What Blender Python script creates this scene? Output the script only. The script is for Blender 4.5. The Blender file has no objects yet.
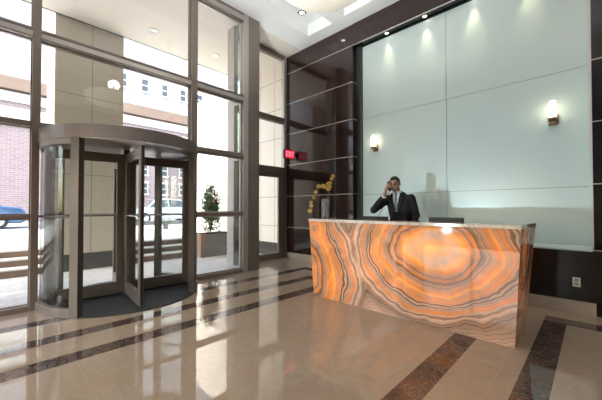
import bpy, bmesh, math, random
from mathutils import Vector, Matrix
R = math.radians
random.seed(7)
scn = bpy.context.scene
COL = scn.collection

# ------------------------------------------------------------------ scene settings
scn.view_settings.view_transform = 'Standard'
scn.view_settings.look = 'None'
scn.view_settings.exposure = 0.0
scn.view_settings.gamma = 1.0
scn.view_settings.use_curve_mapping = False
cy = scn.cycles
cy.use_denoising = True
cy.max_bounces = 10
cy.transparent_max_bounces = 24
cy.glossy_bounces = 5
cy.sample_clamp_indirect = 6.0
cy.caustics_reflective = False
cy.caustics_refractive = False

# ------------------------------------------------------------------ mesh helpers
class MB:
    """collects shapes into one mesh"""
    def __init__(self):
        self.bm = bmesh.new()
        self.mi = 0
    def _faces(self, fs, smooth=False):
        for f in fs:
            f.material_index = self.mi
            f.smooth = smooth
    def box(self, x0, x1, y0, y1, z0, z1):
        v = [self.bm.verts.new(p) for p in ((x0,y0,z0),(x1,y0,z0),(x1,y1,z0),(x0,y1,z0),(x0,y0,z1),(x1,y0,z1),(x1,y1,z1),(x0,y1,z1))]
        fs = [self.bm.faces.new([v[i] for i in q]) for q in ((3,2,1,0),(4,5,6,7),(0,1,5,4),(1,2,6,5),(2,3,7,6),(3,0,4,7))]
        self._faces(fs)
        return self
    def obox(self, c, ux, uy, uz, sx, sy, sz):
        """box with centre c, unit axes and full sizes"""
        c = Vector(c); ux = Vector(ux)*sx/2; uy = Vector(uy)*sy/2; uz = Vector(uz)*sz/2
        s = ((-1,-1,-1),(1,-1,-1),(1,1,-1),(-1,1,-1),(-1,-1,1),(1,-1,1),(1,1,1),(-1,1,1))
        v = [self.bm.verts.new(c+ux*a+uy*b+uz*d) for a,b,d in s]
        fs = [self.bm.faces.new([v[i] for i in q]) for q in ((3,2,1,0),(4,5,6,7),(0,1,5,4),(1,2,6,5),(2,3,7,6),(3,0,4,7))]
        self._faces(fs)
        return self
    def hexa(self, pts):
        v = [self.bm.verts.new(p) for p in pts]
        fs = [self.bm.faces.new([v[i] for i in q]) for q in ((3,2,1,0),(4,5,6,7),(0,1,5,4),(1,2,6,5),(2,3,7,6),(3,0,4,7))]
        self._faces(fs)
        return self
    def quad(self, *p, smooth=False):
        f = self.bm.faces.new([self.bm.verts.new(q) for q in p])
        self._faces([f], smooth)
        return self
    def prism(self, pts, axis, a, b):
        """extrude polygon (2-D) along axis from a to b"""
        def P(u, v, w):
            return {'x': (w,u,v), 'y': (u,w,v), 'z': (u,v,w)}[axis]
        lo = [self.bm.verts.new(P(u,v,a)) for u,v in pts]
        hi = [self.bm.verts.new(P(u,v,b)) for u,v in pts]
        n = len(pts)
        fs = [self.bm.faces.new(lo[::-1]), self.bm.faces.new(hi)]
        for i in range(n):
            j = (i+1) % n
            fs.append(self.bm.faces.new((lo[i],lo[j],hi[j],hi[i])))
        self._faces(fs)
        return self
    def loft(self, rings, cap=True, smooth=True, close=True):
        V = [[self.bm.verts.new(p) for p in r] for r in rings]
        fs = []
        n = len(V[0])
        for a, b in zip(V, V[1:]):
            for i in range(n if close else n-1):
                j = (i+1) % n
                fs.append(self.bm.faces.new((a[i],a[j],b[j],b[i])))
        self._faces(fs, smooth)
        if cap:
            self._faces([self.bm.faces.new(V[0][::-1]), self.bm.faces.new(V[-1])], False)
        return self
    def lathe(self, prof, c=(0,0,0), n=24, cap=True):
        rings = []
        for r, z in prof:
            r = max(r, 1e-4)
            rings.append([(c[0]+r*math.cos(2*math.pi*i/n), c[1]+r*math.sin(2*math.pi*i/n), c[2]+z) for i in range(n)])
        return self.loft(rings, cap)
    def tube(self, pts, rad, n=10, cap=True):
        pts = [Vector(p) for p in pts]
        if not isinstance(rad, (list, tuple)): rad = [rad]*len(pts)
        rings = []
        ref = Vector((0.13,0.21,1)).normalized()
        for i, p in enumerate(pts):
            d = (pts[min(i+1,len(pts)-1)]-pts[max(i-1,0)]).normalized()
            u = d.cross(ref)
            if u.length < 0.05: u = d.cross(Vector((1,0,0)))
            u.normalize(); v = d.cross(u)
            rings.append([p+(u*math.cos(2*math.pi*k/n)+v*math.sin(2*math.pi*k/n))*rad[i] for k in range(n)])
        return self.loft(rings, cap)
    def arc(self, c, r0, r1, a0, a1, z0, z1, n=24):
        """solid curved slab between two radii and angles (degrees)"""
        rings = []
        for i in range(n+1):
            a = R(a0+(a1-a0)*i/n); ca, sa = math.cos(a), math.sin(a)
            rings.append([(c[0]+r0*ca,c[1]+r0*sa,z0),(c[0]+r1*ca,c[1]+r1*sa,z0),(c[0]+r1*ca,c[1]+r1*sa,z1),(c[0]+r0*ca,c[1]+r0*sa,z1)])
        V = [[self.bm.verts.new(p) for p in r] for r in rings]
        fs = []
        for a, b in zip(V, V[1:]):
            for i in range(4):
                j = (i+1) % 4
                fs.append(self.bm.faces.new((a[i],a[j],b[j],b[i])))
        fs += [self.bm.faces.new(V[0][::-1]), self.bm.faces.new(V[-1])]
        self._faces(fs)
        return self
    def ball(self, c, r, u=16, v=10, rot=None):
        if not isinstance(r, (list, tuple)): r = (r,r,r)
        M = Matrix.Translation(c) @ (rot.to_4x4() if rot else Matrix()) @ Matrix.Diagonal((*r,1))
        g = bmesh.ops.create_uvsphere(self.bm, u_segments=u, v_segments=v, radius=1, matrix=M)
        fs = set(f for vv in g['verts'] for f in vv.link_faces)
        self._faces(fs, True)
        return self
    def build(self, name, mats, parent=None, loc=None, bevel=0, smooth=False, segs=2):
        me = bpy.data.meshes.new(name)
        bmesh.ops.recalc_face_normals(self.bm, faces=self.bm.faces)
        self.bm.to_mesh(me); self.bm.free()
        o = bpy.data.objects.new(name, me); COL.objects.link(o)
        for m in (mats if isinstance(mats, (list, tuple)) else [mats]): me.materials.append(m)
        if parent: o.parent = parent
        if loc: o.location = loc
        if bevel:
            b = o.modifiers.new('bevel','BEVEL'); b.width = bevel; b.segments = segs; b.limit_method = 'ANGLE'; b.angle_limit = R(35)
        if smooth:
            for p in me.polygons: p.use_smooth = True
        return o

def tag(o, label, cat, group=None, kind=None):
    o['label'] = label; o['category'] = cat
    if group: o['group'] = group
    if kind: o['kind'] = kind
    return o
def thing(name, label, cat, loc=(0,0,0), rz=0, group=None):
    o = bpy.data.objects.new(name, None); COL.objects.link(o)
    o.location = loc; o.rotation_euler = (0,0,rz); o.empty_display_size = .1
    return tag(o, label, cat, group)
def struct(o):
    o['kind'] = 'structure'; return o
def dup(root, loc, rz, label):
    r = root.copy(); COL.objects.link(r); r.location = loc; r.rotation_euler = (0,0,rz); r['label'] = label
    for ch in list(root.children):
        c = ch.copy(); COL.objects.link(c); c.parent = r
        for g in list(ch.children):
            d = g.copy(); COL.objects.link(d); d.parent = c
    return r

# ------------------------------------------------------------------ material helpers
class NT:
    def __init__(self, name):
        self.m = bpy.data.materials.new(name); self.m.use_nodes = True
        self.t = self.m.node_tree; self.t.nodes.clear()
        self.out = self.t.nodes.new('ShaderNodeOutputMaterial')
    def n(self, typ, **kw):
        nd = self.t.nodes.new(typ)
        ins = kw.pop('ins', {})
        for k, v in kw.items(): setattr(nd, k, v)
        for k, v in ins.items(): self.set(nd, k, v)
        return nd
    def set(self, nd, k, v):
        s = nd.inputs[k]
        if isinstance(v, bpy.types.NodeSocket): self.t.links.new(v, s)
        elif isinstance(v, (list, tuple)) and len(v) == 3 and s.type == 'RGBA': s.default_value = (*v, 1)
        else: s.default_value = v
    def math(self, op, a, b=0.0, c=0.0):
        nd = self.n('ShaderNodeMath', operation=op)
        for i, v in enumerate((a,b,c)): self.set(nd, i, v)
        return nd.outputs[0]
    def mix(self, f, a, b, blend='MIX'):
        nd = self.n('ShaderNodeMix', data_type='RGBA', blend_type=blend)
        self.set(nd, 0, f); self.set(nd, 6, a); self.set(nd, 7, b)
        return nd.outputs[2]
    def ramp(self, f, stops, interp='LINEAR'):
        nd = self.n('ShaderNodeValToRGB'); cr = nd.color_ramp; cr.interpolation = interp
        while len(cr.elements) < len(stops): cr.elements.new(0.5)
        for e, (p, c) in zip(cr.elements, stops):
            e.position = p; e.color = (*c, 1) if len(c) == 3 else c
        self.set(nd, 0, f)
        return nd.outputs[0]
    def pos(self):
        return self.n('ShaderNodeTexCoord').outputs['Object']
    def xyz(self, v):
        s = self.n('ShaderNodeSeparateXYZ', ins={0: v}); return s.outputs
    def noise(self, vec, scale, detail=4, rough=.55, dist=0.0):
        nd = self.n('ShaderNodeTexNoise', ins={'Vector': vec, 'Scale': scale, 'Detail': detail, 'Roughness': rough, 'Distortion': dist})
        return nd.outputs[0]
    def bump(self, h, strength, dist=.01):
        return self.n('ShaderNodeBump', ins={'Height': h, 'Strength': strength, 'Distance': dist}).outputs[0]
    def principled(self, **kw):
        p = self.n('ShaderNodeBsdfPrincipled')
        for k, v in kw.items(): self.set(p, k, v)
        self.t.links.new(p.outputs[0], self.out.inputs[0])
        return p

def mat(name, col, rough=.5, metal=0.0, coat=0.0, emit=None, estr=0.0, vary=0.0, scale=6.0, spec=.5, bump=0.0):
    t = NT(name)
    kw = {'Roughness': rough, 'Metallic': metal, 'Coat Weight': coat, 'Coat Roughness': .04, 'Specular IOR Level': spec}
    if vary or bump:
        nz = t.noise(t.pos(), scale)
        a = tuple(max(0, c*(1-vary)) for c in col); b = tuple(min(1, c*(1+vary)) for c in col)
        kw['Base Color'] = t.mix(nz, a, b)
        if bump: kw['Normal'] = t.bump(nz, bump, .004)
    else:
        kw['Base Color'] = col
    if emit:
        kw['Emission Color'] = emit; kw['Emission Strength'] = estr
    t.principled(**kw)
    return t.m

def glass_mat(name, tint=(.945,.965,.955), refl=1.0, rough=0.0, ior=1.5):
    t = NT(name)
    tr = t.n('ShaderNodeBsdfTransparent', ins={0: tint})
    gl = t.n('ShaderNodeBsdfGlossy', ins={'Color': (1,1,1), 'Roughness': rough})
    ge = t.n('ShaderNodeNewGeometry')
    dot = t.n('ShaderNodeVectorMath', operation='DOT_PRODUCT', ins={0: ge.outputs['Incoming'], 1: ge.outputs['Normal']})
    fr = t.math('MULTIPLY_ADD', t.math('POWER', t.math('SUBTRACT', 1.0, t.math('ABSOLUTE', dot.outputs['Value'])), 5.0), .96, .04)
    mx = t.n('ShaderNodeMixShader', ins={0: t.math('MULTIPLY', fr, refl), 1: tr.outputs[0], 2: gl.outputs[0]})
    t.t.links.new(mx.outputs[0], t.out.inputs[0])
    return t.m

M = {}
M['bronze'] = mat('bronze_metal', (.235,.187,.160), .40, .3, vary=.08, scale=3)
M['bronze_door_shaded'] = mat('shaded_door_bronze', (.165,.135,.118), .40, .28, vary=.06, scale=3)  # frame bronze with shade put into the colour to offset lamp light
M['bronze_post_shaded'] = mat('shaded_post_bronze', (.085,.070,.062), .42, .25)  # same bronze darkened further, shade in the colour of the door posts
M['bronze_dark'] = mat('dark_bronze_metal', (.050,.040,.036), .35, .3)
M['alu'] = mat('silver_aluminium', (.50,.465,.445), .40, .5)
M['steel'] = mat('brushed_steel', (.62,.62,.60), .25, 1.0)
M['joint'] = mat('satin_joint_strip', (.62,.58,.55), .3, .6)
M['white'] = mat('white_ceiling_paint', (.88,.90,.90), .8, vary=.01, scale=2)
M['white_gloss'] = mat('white_plastic', (.75,.74,.71), .35)
M['shaded_lacquer'] = mat('shaded_dark_lacquer', (.0115,.011,.0115), .16, vary=.1, scale=2)  # dark panel lacquer under less light, the shade put into its colour
M['black'] = mat('matte_black', (.012,.012,.013), .5)
M['mat'] = mat('charcoal_floor_mat', (.028,.027,.028), .8, vary=.3, scale=160, bump=.2)
M['glass'] = glass_mat('clear_glass')
M['door_glass'] = glass_mat('door_glass', (.90,.92,.905), .6)
M['edge_glass'] = glass_mat('green_edge_glass', (.78,.86,.82), 2.2)
M['dark_edge'] = mat('green_shadow_gap', (.035,.052,.047), .25)
M['rubber'] = mat('tyre_rubber', (.015,.015,.015), .7)

# dark lacquered wood panels
def wenge():
    t = NT('dark_brown_lacquer')
    p = t.pos()
    st = t.n('ShaderNodeMapping', ins={'Vector': p, 'Scale': (3,3,.35)})
    nz = t.noise(st.outputs[0], 7, 5)
    col = t.ramp(nz, [(.25,(.018,.0085,.0075)),(.75,(.034,.016,.0145))])
    t.principled(**{'Base Color': col, 'Roughness': .10, 'Specular IOR Level': .55, 'Coat Weight': .35, 'Coat Roughness': .03})
    return t.m
M['wenge'] = wenge()

def frosted():
    t = NT('pale_green_backed_glass')
    nz = t.noise(t.pos(), .8, 2)
    col = t.ramp(nz, [(.3,(.60,.725,.715)),(.7,(.625,.745,.735))])
    t.principled(**{'Base Color': col, 'Roughness': .32, 'Specular IOR Level': .45, 'Coat Weight': .25, 'Coat Roughness': .22})
    return t.m
M['frosted'] = frosted()

def marble(name, c0, c1, vein, tile=None, joint=(.45,.38,.31), rough=.02, vs=1.0, veinw=.03):
    t = NT(name)
    p = t.pos()
    n1 = t.noise(p, 1.6*vs, 6, .62, .6)
    n2 = t.noise(p, 14*vs, 5, .6)
    base = t.mix(t.math('MULTIPLY_ADD', n2, .45, t.math('MULTIPLY', n1, .55)), c0, c1)
    n3 = t.noise(p, 3.1*vs, 5, .6, 1.2)
    v = t.math('ABSOLUTE', t.math('SUBTRACT', n3, .5))
    vm = t.n('ShaderNodeMapRange', ins={0: v, 1: 0.0, 2: veinw, 3: .55, 4: 0.0}).outputs[0]
    col = t.mix(vm, base, vein)
    if tile:
        x, y, z = t.xyz(p)
        def line(c, off):
            f = t.math('FRACT', t.math('MULTIPLY', t.math('ADD', c, off+100), 1/tile))
            d = t.math('ABSOLUTE', t.math('SUBTRACT', f, .5))
            return t.math('GREATER_THAN', d, .5-.0022/tile)
        g = t.math('MAXIMUM', line(x, .16), line(y, .27))
        # each slab has a slightly different tone
        cx = t.math('FLOOR', t.math('MULTIPLY', t.math('ADD', x, 100.16), 1/tile))
        cyy = t.math('FLOOR', t.math('MULTIPLY', t.math('ADD', y, 100.27), 1/tile))
        wn = t.n('ShaderNodeTexWhiteNoise', ins={0: t.n('ShaderNodeCombineXYZ', ins={0: cx, 1: cyy}).outputs[0]}).outputs[0]
        col = t.mix(t.math('MULTIPLY', wn, .16), col, tuple(c*.72 for c in c0))
        col = t.mix(t.math('MULTIPLY', g, .55), col, joint)
    t.principled(**{'Base Color': col, 'Roughness': rough, 'Specular IOR Level': .72})
    return t.m
M['marble'] = marble('polished_beige_marble', (.345,.252,.175), (.405,.302,.215), (.44,.345,.26), tile=.6)
M['emperador'] = marble('dark_brown_marble', (.030,.020,.018), (.105,.064,.050), (.34,.25,.20), rough=.05, vs=3.5, veinw=.022)
M['base_stone'] = marble('beige_stone_base', (.40,.33,.27), (.47,.39,.32), (.50,.43,.36), rough=.2)
M['ext_stone'] = None

def panel_stone(name, c0, c1, sx, sy, sz, ox=0, oy=0, oz=0, joint=(.30,.27,.22), w=.008, rough=.6):
    """large slabs with fine open joints; size 0 = no joint along that axis"""
    t = NT(name)
    p = t.pos(); c = t.xyz(p)
    n1 = t.noise(t.n('ShaderNodeMapping', ins={'Vector': p, 'Scale': (.6,.6,2.4)}).outputs[0], 1.4, 4)
    col = t.mix(n1, c0, c1)
    g = None
    for v, s, o in zip(c, (sx,sy,sz), (ox,oy,oz)):
        if not s: continue
        f = t.math('FRACT', t.math('MULTIPLY', t.math('ADD', v, o+200*s), 1/s))
        d = t.math('ABSOLUTE', t.math('SUBTRACT', f, .5))
        l = t.math('GREATER_THAN', d, .5-w/s)
        g = l if g is None else t.math('MAXIMUM', g, l)
    col = t.mix(g, col, joint)
    t.principled(**{'Base Color': col, 'Roughness': rough})
    return t.m
M['pillar_stone'] = panel_stone('pale_limestone_slabs', (.56,.505,.425), (.63,.57,.485), 0, .64, .85, oy=-.91+.0, oz=-.33)
M['wall_stone'] = panel_stone('cream_limestone_slabs', (.84,.78,.69), (.90,.85,.77), .62, 0, .80, ox=.15, oz=-.02)
M['granite'] = mat('dark_grey_granite', (.075,.076,.075), .35, vary=.35, scale=60)
M['grey_stone'] = mat('grey_granite', (.30,.30,.29), .6, vary=.25, scale=50)
M['brown_stone'] = mat('brown_granite', (.20,.135,.10), .6, vary=.2, scale=40)
M['tread'] = mat('pale_granite_tread', (.62,.60,.56), .7, vary=.08, scale=40)
M['concrete'] = mat('pale_concrete', (.60,.59,.56), .8, vary=.06, scale=3)
M['asphalt'] = mat('grey_asphalt', (.22,.22,.22), .85, vary=.2, scale=40)
M['soffit'] = mat('cream_soffit_paint', (.82,.75,.66), .7, vary=.02, scale=1.5)

def paving():
    t = NT('grey_herringbone_paving')
    mp = t.n('ShaderNodeMapping', ins={'Vector': t.pos(), 'Rotation': (0,0,R(45)), 'Scale': (1,1,1)})
    br = t.n('ShaderNodeTexBrick', ins={'Vector': mp.outputs[0], 'Color1': (.50,.49,.47), 'Color2': (.58,.56,.53), 'Mortar': (.30,.29,.28), 'Scale': 1.0, 'Mortar Size': .008, 'Brick Width': .22, 'Row Height': .11})
    nz = t.noise(t.pos(), 9, 4)
    t.principled(**{'Base Color': t.mix(t.math('MULTIPLY', nz, .4), br.outputs[0], (.52,.50,.48)), 'Roughness': .75})
    return t.m
M['paving'] = paving()

def brick(name, c1, c2, mo, mx):
    t = NT(name)
    x, y, z = t.xyz(t.pos())
    v = t.n('ShaderNodeCombineXYZ', ins={0: y, 1: z})
    br = t.n('ShaderNodeTexBrick', ins={'Vector': v.outputs[0], 'Color1': c1, 'Color2': c2, 'Mortar': mo, 'Scale': 1.0, 'Mortar Size': .016, 'Brick Width': .40, 'Row Height': .14})
    nz = t.noise(t.pos(), 4, 5)
    t.principled(**{'Base Color': t.mix(t.math('MULTIPLY', nz, .5), br.outputs[0], mx), 'Roughness': .85})
    return t.m
M['brick'] = brick('pale_pink_brick', (.26,.175,.168), (.19,.125,.125), (.32,.28,.28), (.25,.19,.185))
M['pale_brick'] = brick('overexposed_brick', (.40,.40,.42), (.31,.31,.34), (.48,.48,.50), (.40,.40,.42))  # upper brick made paler, overexposed daylight put into the colour
M['limestone'] = mat('cream_stone_band', (.75,.71,.63), .7, vary=.05, scale=2)
M['brown_band'] = mat('brown_stone_band', (.21,.14,.10), .7, vary=.1, scale=2)
M['win_dark'] = mat('dark_window_glass', (.06,.065,.07), .2)

# ------------------------------------------------------------------ camera
cam = bpy.data.cameras.new('camera'); co = bpy.data.objects.new('camera', cam); COL.objects.link(co)
cam.sensor_width = 36.0; cam.lens = 302/602*36.0
co.location = (0,0,1.3); co.rotation_euler = (R(90.9), 0, R(44.1))
cam.shift_y = 3.756/602
cam.clip_start = .02; cam.clip_end = 300
scn.camera = co

# ------------------------------------------------------------------ key dimensions
XW = -5.14      # face of the curtain wall
XD = -5.87      # door wall in the alcove
YB = 5.48       # dark panelled wall
YG = 5.66       # frosted glass behind it
YL = 5.08       # low black wall under the glass
ZC = 5.33       # ceiling
XR = 4.2; YF = -4.6

# ------------------------------------------------------------------ floor with inlaid stripes
def cells(xs, ys, z, pick, name, mats, skip=None):
    b = MB(); vv = {}
    def V(i, j):
        if (i,j) not in vv: vv[i,j] = b.bm.verts.new((xs[i], ys[j], z))
        return vv[i,j]
    for i in range(len(xs)-1):
        for j in range(len(ys)-1):
            cx, cyv = (xs[i]+xs[i+1])/2, (ys[j]+ys[j+1])/2
            if skip and skip(cx, cyv): continue
            f = b.bm.faces.new((V(i,j),V(i+1,j),V(i+1,j+1),V(i,j+1))); f.material_index = pick(cx, cyv)
    return b, vv
SX = [(-4.62,-4.44),(-3.975,-3.78),(-3.385,-3.185)]
SM = (-1.055,-.853); SR = (-.432,-.232)
CY = (4.505,4.735); CYL = (4.70,4.90)
def stripe(x, y):
    for k, (a, b) in enumerate(SX):
        top = (4.90, 4.32, 3.75)[k]
        if a < x < b and y < top: return 1
    tops = ((SX[0][0], 4.70, 4.90),(SX[1][0], 4.12, 4.32),(SX[2][0], 3.55, 3.75))
    for x0, y0, y1 in tops:
        if x0 < x < -1.9 and y0 < y < y1: return 1
    if SM[0] < x < SM[1] and y < 3.6: return 1
    if SR[0] < x < SR[1] and y < CY[1]: return 1
    if SR[0] < x and CY[0] < y < CY[1]: return 1
    return 0
xs = sorted({XD-.1, XW-.02, -1.9, XR} | {v for s in SX for v in s} | set(SM) | set(SR))
ys = sorted({YF, 3.55,3.6,3.75,4.12,4.32,4.70,4.90, *CY, YB+.3})
b, _ = cells(xs, ys, 0, stripe, 'floor', None, skip=lambda x, y: x < XW-.02 and y < 3.7)
fl = struct(b.build('floor', [M['marble'], M['emperador']]))
sol = fl.modifiers.new('thickness','SOLIDIFY'); sol.thickness = .06; sol.offset = -1

# ------------------------------------------------------------------ ceiling with recessed trays
COFF = [(-4.77,-4.05,-1.2,5.15),(-3.71,.55,-1.2,5.12),(.95,3.6,-1.2,5.12)]
TR = .27
xs = sorted({XD-.1, XR} | {v for c in COFF for v in c[:2]}); ys = sorted({YF, YB+.3} | {v for c in COFF for v in c[2:]})
inc = lambda x, y: any(a < x < b_ and c < y < d for a, b_, c, d in COFF)
b, _ = cells(xs, ys, ZC, lambda x, y: 0, 'ceiling', None, skip=inc)
for x0, x1, y0, y1 in COFF:
    z0, z1 = ZC, ZC+TR
    b.quad((x0,y0,z1),(x0,y1,z1),(x1,y1,z1),(x1,y0,z1))
    b.quad((x0,y0,z0),(x0,y1,z0),(x0,y1,z1),(x0,y0,z1)); b.quad((x1,y0,z0),(x1,y1,z0),(x1,y1,z1),(x1,y0,z1))
    b.quad((x0,y0,z0),(x1,y0,z0),(x1,y0,z1),(x0,y0,z1)); b.quad((x0,y1,z0),(x1,y1,z0),(x1,y1,z1),(x0,y1,z1))
struct(b.build('ceiling', M['white']))
b = MB(); b.box(XD-.2, XR+.2, YF-.2, YB+.5, ZC+TR+.05, ZC+TR+.30)
struct(b.build('roof', M['concrete']))

# ------------------------------------------------------------------ back wall: dark panels, frosted glass, low wall
JZ = [.81, 1.62, 2.435, 3.25, 4.06, 4.865]
GX0, GX1 = -3.74, 0.0
b = MB()
zs = [0] + JZ + [ZC]
for z0, z1 in zip(zs, zs[1:]):                     # panels left of the recess, one box per course
    b.box(XD-.1, GX0, YB, YB+.35, z0+(.006 if z0 else 0), z1-.006)
b.box(XD-.1, GX0-.004, YB+.01, YB+.34, 0, ZC)
b.box(GX0, GX1, YB, YB+.35, JZ[-1]+.006, ZC)       # header over the recess
for z0, z1 in zip(zs[1:], zs[2:]):
    b.mi = 1; b.box(GX1, XR, YB, YB+.35, z0+.006, z1-.006)
b.box(GX1+.004, XR, YB+.01, YB+.34, .7, ZC)
struct(b.build('wall_back', [M['wenge'], M['shaded_lacquer']]))
b = MB()
for z in JZ:
    b.box(XD-.1, GX0+.003, YB-.003, YB+.02, z-.006, z+.006)
    if z < 4.8:
        b.box(GX0-.02, GX0+.003, YB-.003, YG, z-.006, z+.006)
    if z > 1: b.box(GX1-.003, XR, YB-.003, YB+.02, z-.006, z+.006)
b.box(GX0, GX1, YB-.003, YB+.02, JZ[-1]-.006, JZ[-1]+.006)
struct(b.build('trim_1', M['joint']))
# frosted glass leaves: each a pane of its own in the recess
gxm = -1.87
cols = [(-3.60, gxm-.003), (gxm+.003, -.015)]
rows = [(.80,1.60-.003),(1.60+.003,3.25-.003),(3.25+.003,4.83)]
b = MB()
for x0, x1 in cols:
    for z0, z1 in rows:
        b.box(x0, x1, YG, YG+.02, z0, z1)
struct(b.build('wall_recess', M['frosted']))
b = MB()
b.box(GX0-.1, GX1+.1, YG+.02, YG+.1, .6, 5.0)
b.box(GX0, -3.60, YG-.03, YG+.03, .8, 4.86)
struct(b.build('trim_2', M['dark_edge']))
b = MB()
b.box(-.030, -.002, YG-.16, YG+.02, .78, 4.85)
struct(b.build('trim_3', M['white_gloss']))
# low wall and ledge under the glass
b = MB(); b.box(GX0+.35, XR, YL, YG+.1, .16, .775); b.box(GX0+.35, XR, YL+.012, YG+.1, 0, .16)
struct(b.build('wall_low', M['shaded_lacquer'], bevel=.004))
b = MB(); b.box(GX0+.35, -.012, YL-.004, YG, .775, .797)
struct(b.build('trim_4', M['frosted'], bevel=.003))
b = MB(); b.box(-.012, XR, YL, YG-.1, .775, .797); b.mi = 1; b.box(-.012, XR, YL-.004, YL+.01, .790, .797)
struct(b.build('trim_70', [M['shaded_lacquer'], M['joint']]))
b = MB(); b.box(GX0+.35, .012, YL-.016, YL+.02, 0, .155)
struct(b.build('baseboard_back', M['base_stone'], bevel=.003))
b = MB(); b.box(XD+.06, GX0+.0, YB-.016, YB+.02, 0, .155); b.box(GX0-.0, GX0+.016, YB-.016, YG, 0, .155)
struct(b.build('baseboard_left', M['base_stone'], bevel=.003))
# soffit of the recess carrying the downlights
b = MB(); b.box(GX0, GX1, YB+.02, YG+.1, 4.87, 4.95)
struct(b.build('trim_5', M['shaded_lacquer']))

# walls out of the frame close the lobby
b = MB(); b.box(XR, XR+.2, YF, YB+.35, 0, ZC)
struct(b.build('wall_right', M['wenge']))

# ------------------------------------------------------------------ curtain wall
XG = XW-.10
MULL = [(-3.93,-3.80),(-1.80,-1.67),(.365,.445),(2.50,2.61)]
JAMB = (3.62,3.745); COLM = (3.745,4.02)
TZ = [(0,.065),(1.165,1.22),(2.345,2.42),(3.50,3.63),(5.16,ZC)]
i_trim = 6
def trim(b, m='bronze', bevel=.004):
    global i_trim
    o = struct(b.build('trim_%d' % i_trim, M[m], bevel=bevel)); i_trim += 1
    return o
for y0, y1 in MULL:
    b = MB(); b.box(XW-.17, XW, y0, y1, 0, ZC); trim(b)
b = MB(); b.box(XW-.17, XW-.01, *JAMB, 0, ZC); trim(b, 'alu')
b = MB(); b.box(XW-.20, XW, *COLM, 0, ZC); trim(b)
bays = [(YF-.1,-3.93),(-3.80,-1.80),(-1.67,.365),(.445,2.50),(2.61,3.62)]
nw = 1
for k, (y0, y1) in enumerate(bays):
    spans = TZ if k != 3 else TZ[2:]
    for z0, z1 in spans:
        b = MB()
        if z1-z0 > .1:                              # wide transoms read as dark edges around a paler channel
            b.box(XW-.15, XW, y0, y1, z1-.035, z1); b.box(XW-.15, XW, y0, y1, z0, z0+.022); trim(b); b = MB(); b.box(XW-.15, XW-.012, y0, y1, z0+.022, z1-.035); trim(b, 'alu', 0); continue
        else:
            b.box(XW-.15, XW-.006, y0, y1, z0, z1)
        trim(b)
    for (a0, a1), (c0, c1) in zip(spans, spans[1:]):
        b = MB(); b.box(XG-.006, XG+.006, y0, y1, a1, c0)
        w = struct(b.build('window_%d' % nw, M['glass'])); nw += 1
        f = MB()
        s = .012 if k != 4 else .028
        for q in ((y0,y0+s,a1,c0),(y1-s,y1,a1,c0),(y0+s,y1-s,a1,a1+s),(y0+s,y1-s,c0-s,c0)):
            f.box(XG-.02, XG+.03, *q)
        f.build('window_frame', M['alu'] if k == 4 else M['bronze'], w)
# glass return between curtain wall and door wall
b = MB(); b.box(XD+.12, XW-.2, 3.712, 3.724, .06, ZC)
w = struct(b.build('window_%d' % nw, M['edge_glass'])); nw += 1
f = MB()
f.box(XD-.02, XD+.24, 3.70, 3.80, 0, ZC)
f.box(XW-.28, XW-.2, 3.70, 3.80, 0, ZC)
f.box(XD+.2, XW-.2, 3.70, 3.80, 0, .07)
for z in (1.20, 2.36, 3.57): f.box(XD+.2, XW-.2, 3.70, 3.80, z-.03, z+.03)
f.build('window_frame', M['alu'], w, bevel=.004)

# alcove door wall
b = MB(); b.box(XD-.06, XD+.05, 5.375, YB-.012, 2.37, ZC); trim(b, 'alu')
b = MB(); b.box(XD-.06, XD+.06, 3.80, YB-.012, 2.20, 2.37); b.box(XD-.06, XD+.06, 5.43, YB-.012, 0, 2.2); b.box(XD-.06, XD+.06, 3.80, 3.92, 0, 2.2); trim(b)
b = MB(); b.box(XD-.06, XD+.05, 3.80, 5.375, 3.52, 3.66); b.box(XD-.06, XD+.065, 3.80, 5.375, 3.63, 3.665); trim(b)
b = MB(); b.box(XD-.06, XD+.05, 3.80, 5.375, 5.21, ZC); trim(b)
for z0, z1 in ((2.37,3.52),(3.66,5.21)):
    b = MB(); b.box(XD-.006, XD+.006, 3.80, 5.375, z0, z1)
    w = struct(b.build('window_%d' % nw, M['glass'])); nw += 1
b = MB()
b.box(XD-.03, XD+.03, 3.93, 4.12, .01, 2.195); b.box(XD-.03, XD+.03, 5.205, 5.425, .01, 2.195)
b.box(XD-.03, XD+.03, 4.12, 5.205, .01, .165); b.box(XD-.03, XD+.03, 4.12, 5.205, 2.10, 2.195)
d1 = struct(b.build('door_1', M['bronze'], bevel=.004))
b = MB(); b.box(XD-.005, XD+.005, 4.12, 5.205, .165, 2.10); b.build('pane', M['glass'], d1)
b = MB(); b.tube([(XD+.03,4.03,1.0),(XD+.09,4.03,1.0),(XD+.09,4.03,1.3),(XD+.03,4.03,1.3)], .012); b.build('handle', M['steel'], d1)

# front wall behind the camera: unseen, its glazed opening added to let the lamp in
b = MB()
b.box(XW-.17, -4.7, YF-.15, YF, 0, ZC); b.box(-1.3, XR, YF-.15, YF, 0, ZC); b.box(-4.7, -1.3, YF-.15, YF, 2.5, ZC)
struct(b.build('wall_front', M['base_stone']))
b = MB(); b.box(-4.7, -1.3, YF-.08, YF-.07, .05, 2.5)
w = struct(b.build('window_%d' % nw, M['glass'])); nw += 1
f = MB(); f.box(-4.7,-1.3,YF-.12,YF-.02,0,.06); f.box(-4.7,-1.3,YF-.12,YF-.02,2.44,2.5)
for x in (-4.7,-3.05,-1.36): f.box(x, x+.06, YF-.12, YF-.02, .06, 2.44)
f.build('window_frame', M['bronze'], w)

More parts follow.
